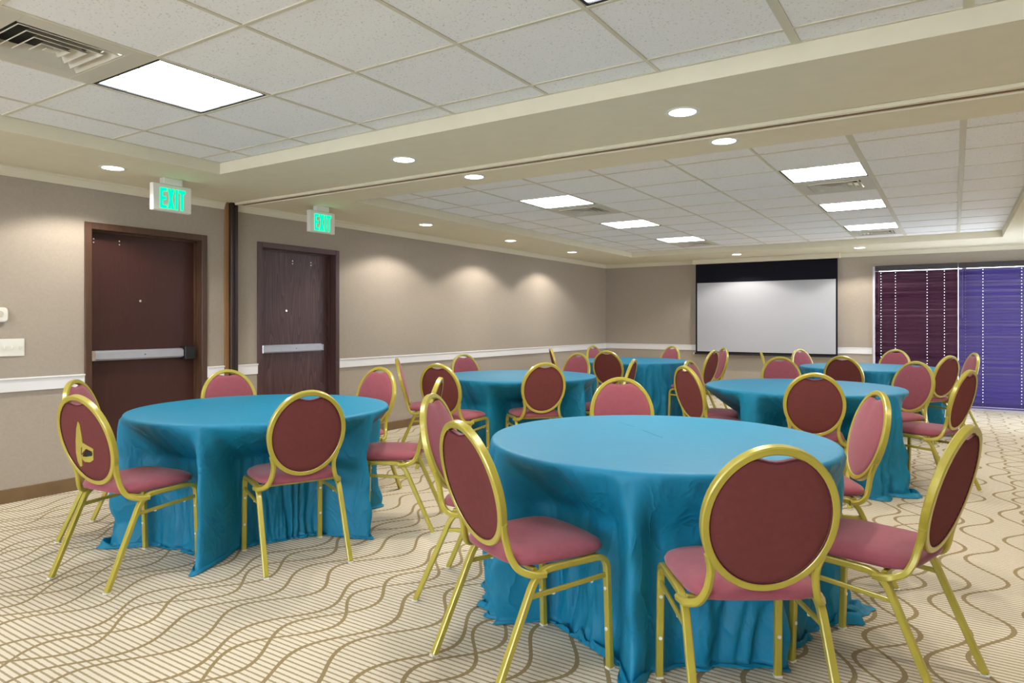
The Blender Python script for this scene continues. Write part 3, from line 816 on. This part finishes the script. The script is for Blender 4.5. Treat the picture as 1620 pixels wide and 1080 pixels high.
# puddles: table -> (angle in degrees, reach, width in degrees)
PUD = {'A': ((216, .03, 12), (258, .10, 14), (277, .09, 12), (21, .13, 11), (346, .06, 14)),
       'B': ((240, .07, 14), (303, .07, 13), (318, .06, 9), (34, .05, 8), (5, .05, 12)),
       'C': ((300, .05, 12), (350, .06, 10)), 'D': ((340, .10, 10), (318, .07, 9), (240, .04, 14)),
       'E': ((300, .05, 12),), 'F': ((350, .06, 10), (300, .04, 10))}
RT = .772
def cloth(key, seed):
    tx, ty, tn, label = TABLES[key]
    ch = [CHAIRS[k][:3] for k in CHAIRS if k not in ('a2', 'b2')]
    ch = [c for c in ch if math.hypot(c[0]-tx, c[1]-ty) < 1.25]
    N = 432 if key in 'AB' else 288
    rc = [ray_chair(tx, ty, 2*PI*i/N, ch) for i in range(N)]
    de = [max(0, .80-r_) for r_ in rc]
    k = max(1, int(N*1.2/360)); de = [max(de[(i+j) % N] for j in range(-k, k+1)) for i in range(N)]
    k = int(N*6/360); ker = [math.exp(-(j/(k*.5))**2) for j in range(-k, k+1)]; sk = sum(ker)
    ds = [sum(ker[j+k]*de[(i+j) % N] for j in range(-k, k+1))/sk for i in range(N)]
    rnd = random.Random(seed); o1, o2, o3 = (rnd.uniform(0, 100) for _ in range(3))
    def fold(i, depth):
        th = 2*PI*i/N; c, s = math.cos(th), math.sin(th)
        wp = .42*noise.noise(Vector((c*1.6+o1, s*1.6, .45*depth)))+.10*noise.noise(Vector((c*5+o2, s*5, 1.2*depth)))
        p = abs(math.sin(7*(th+wp)))**.75
        am = .45+.9*noise.noise(Vector((c*2.2+o3, s*2.2, .6*depth)))
        p2 = abs(math.sin(16*(th+1.3*wp)+2.0*depth))**.8
        b_ = noise.noise(Vector((c*8+o2, s*8, 1.4*depth)))
        d_ = noise.noise(Vector((c*22+o3, s*22, 5*depth)))
        return (p-.62)*max(.2, am)*1.9+(p2-.6)*.75*max(.1, 1.1-am)+b_*.55+d_*.28*depth
    bm = bmesh.new(); rows = []
    c0 = bm.verts.new((0, 0, .7515))
    for rr in (.2, .4, .6, .72, .755):
        rows.append([bm.verts.new((rr*math.cos(2*PI*i/N), rr*math.sin(2*PI*i/N), .7515+.0008*noise.noise(Vector((rr*5*math.cos(2*PI*i/N)+o1, rr*5*math.sin(2*PI*i/N), 0))))) for i in range(N)])
    edge = [(.766, .7500), (RT, .744), (RT+.003, .735)]
    for rr, z in edge: rows.append([bm.verts.new((rr*math.cos(2*PI*i/N), rr*math.sin(2*PI*i/N), z)) for i in range(N)])
    nz = 30
    pud = [0.0]*N
    for (ang, reach, wd) in PUD[key]:
        for i in range(N):
            d_ = (360*i/N-ang+180) % 360-180
            lump = .75+.5*noise.noise(Vector((i*.11, ang, o1)))
            pud[i] = max(pud[i], reach*lump*max(0, 1-(abs(d_)/wd)**2)**.7 if abs(d_) < wd else 0)
    last = None
    for q in range(1, nz+1):
        z = .735*(1-q/nz)+.006; depth = (q/nz)
        row = []
        for i in range(N):
            S_ = min(1, max(0, (.722-z)/.205))**1.1; w_ = depth**.42
            f_ = fold(i, depth*1.6)
            free = 1-min(1, ds[i]/.10)
            amp = (.074*free+.060*(1-free)*(1-.45*S_))*w_
            r_ = RT+.004-ds[i]*S_+amp*f_-(.022*(1-free))*w_ + .0*free*w_
            # keep clear of chair
            lim = rc[i]-.006
            if z < .525 and r_ > lim: r_ = lim
            # flare into puddle close to the floor
            fl = sstep(.16, .0, z)
            r_ += pud[i]*.30*fl
            zz = z
            row.append((r_, zz))
        last = row
        rows.append([bm.verts.new((row[i][0]*math.cos(2*PI*i/N), row[i][0]*math.sin(2*PI*i/N), row[i][1])) for i in range(N)])
    for q in range(1, 9):
        t_ = q/8; row = []
        for i in range(N):
            th = 2*PI*i/N
            ext = (.022+pud[i]*.8)*t_
            nn = noise.noise(Vector((math.cos(th)*11+o2, math.sin(th)*11, t_*2.2))); ridge = math.sin(PI*min(1, t_*1.02))
            hgt = .005+ridge*max(0, (pud[i]*.42+.010)*(.65+1.3*nn))
            wob = .03*pud[i]/.2*noise.noise(Vector((math.cos(th)*14, math.sin(th)*14+o3, t_*3)))
            r_ = last[i][0]+ext+wob
            if r_ > rc[i]-.004 and rc[i] < 1.0: r_ = max(last[i][0]-.001*q, rc[i]-.004)
            row.append(bm.verts.new((r_*math.cos(th+wob*.6), r_*math.sin(th+wob*.6), max(.003, hgt) if q < 8 else .004)))
        rows.append(row)
    for i in range(N): bm.faces.new((c0, rows[0][i], rows[0][(i+1) % N]))
    for A, B in zip(rows, rows[1:]):
        for i in range(N): bm.faces.new((A[i], B[i], B[(i+1) % N], A[(i+1) % N]))
    o = obj('tablecloth', fixn(bm), M['cloth'], smooth=True); o.location = (tx, ty, 0)
    tag(o, label, 'tablecloth', 'teal floor-length tablecloths')
    if key == 'A':
        for (x0, y0), (x1, y1) in (((-1.49, 3.35), (-1.36, 3.25)), ((-1.29, 3.18), (-1.13, 3.02))):
            bm = bmesh.new(); sweep(bm, [(x0-tx, y0-ty, .7515), ((x0+x1)/2-tx, (y0+y1)/2-ty, .7525), (x1-tx, y1-ty, .7515)], [(-.004, 0), (0, .0022), (.004, 0)], (0, 0, 1)); obj('crease', fixn(bm), M['cloth'], o)
def table(key):
    tx, ty, tn, _ = TABLES[key]
    t = tag(empty('banquet_table', (tx, ty, 0)), 'round folding banquet table under the cloth, the '+tn, 'table', 'round folding banquet tables')
    bm = bmesh.new(); r1 = lathe(bm, [(.0001, .725), (.750, .725), (.758, .729), (.760, .737), (.756, .744), (.0001, .746)], n=64)
    obj('tabletop', fixn(bm), M['ply'], t, smooth=40)
    for s in (-1, 1):
        for u in (-1, 1):
            bm = bmesh.new(); cyl(bm, (s*.16, u*.12, .724), (s*.16, u*.12, .006), .013, n=10); obj('leg', bm, M['tleg'], t, smooth=40)
        bm = bmesh.new(); cyl(bm, (s*.16, -.12, .10), (s*.16, .12, .10), .009, n=8); obj('leg_brace', bm, M['tleg'], t, smooth=40)
for n, k in enumerate(TABLES): table(k); cloth(k, 11+n*7)
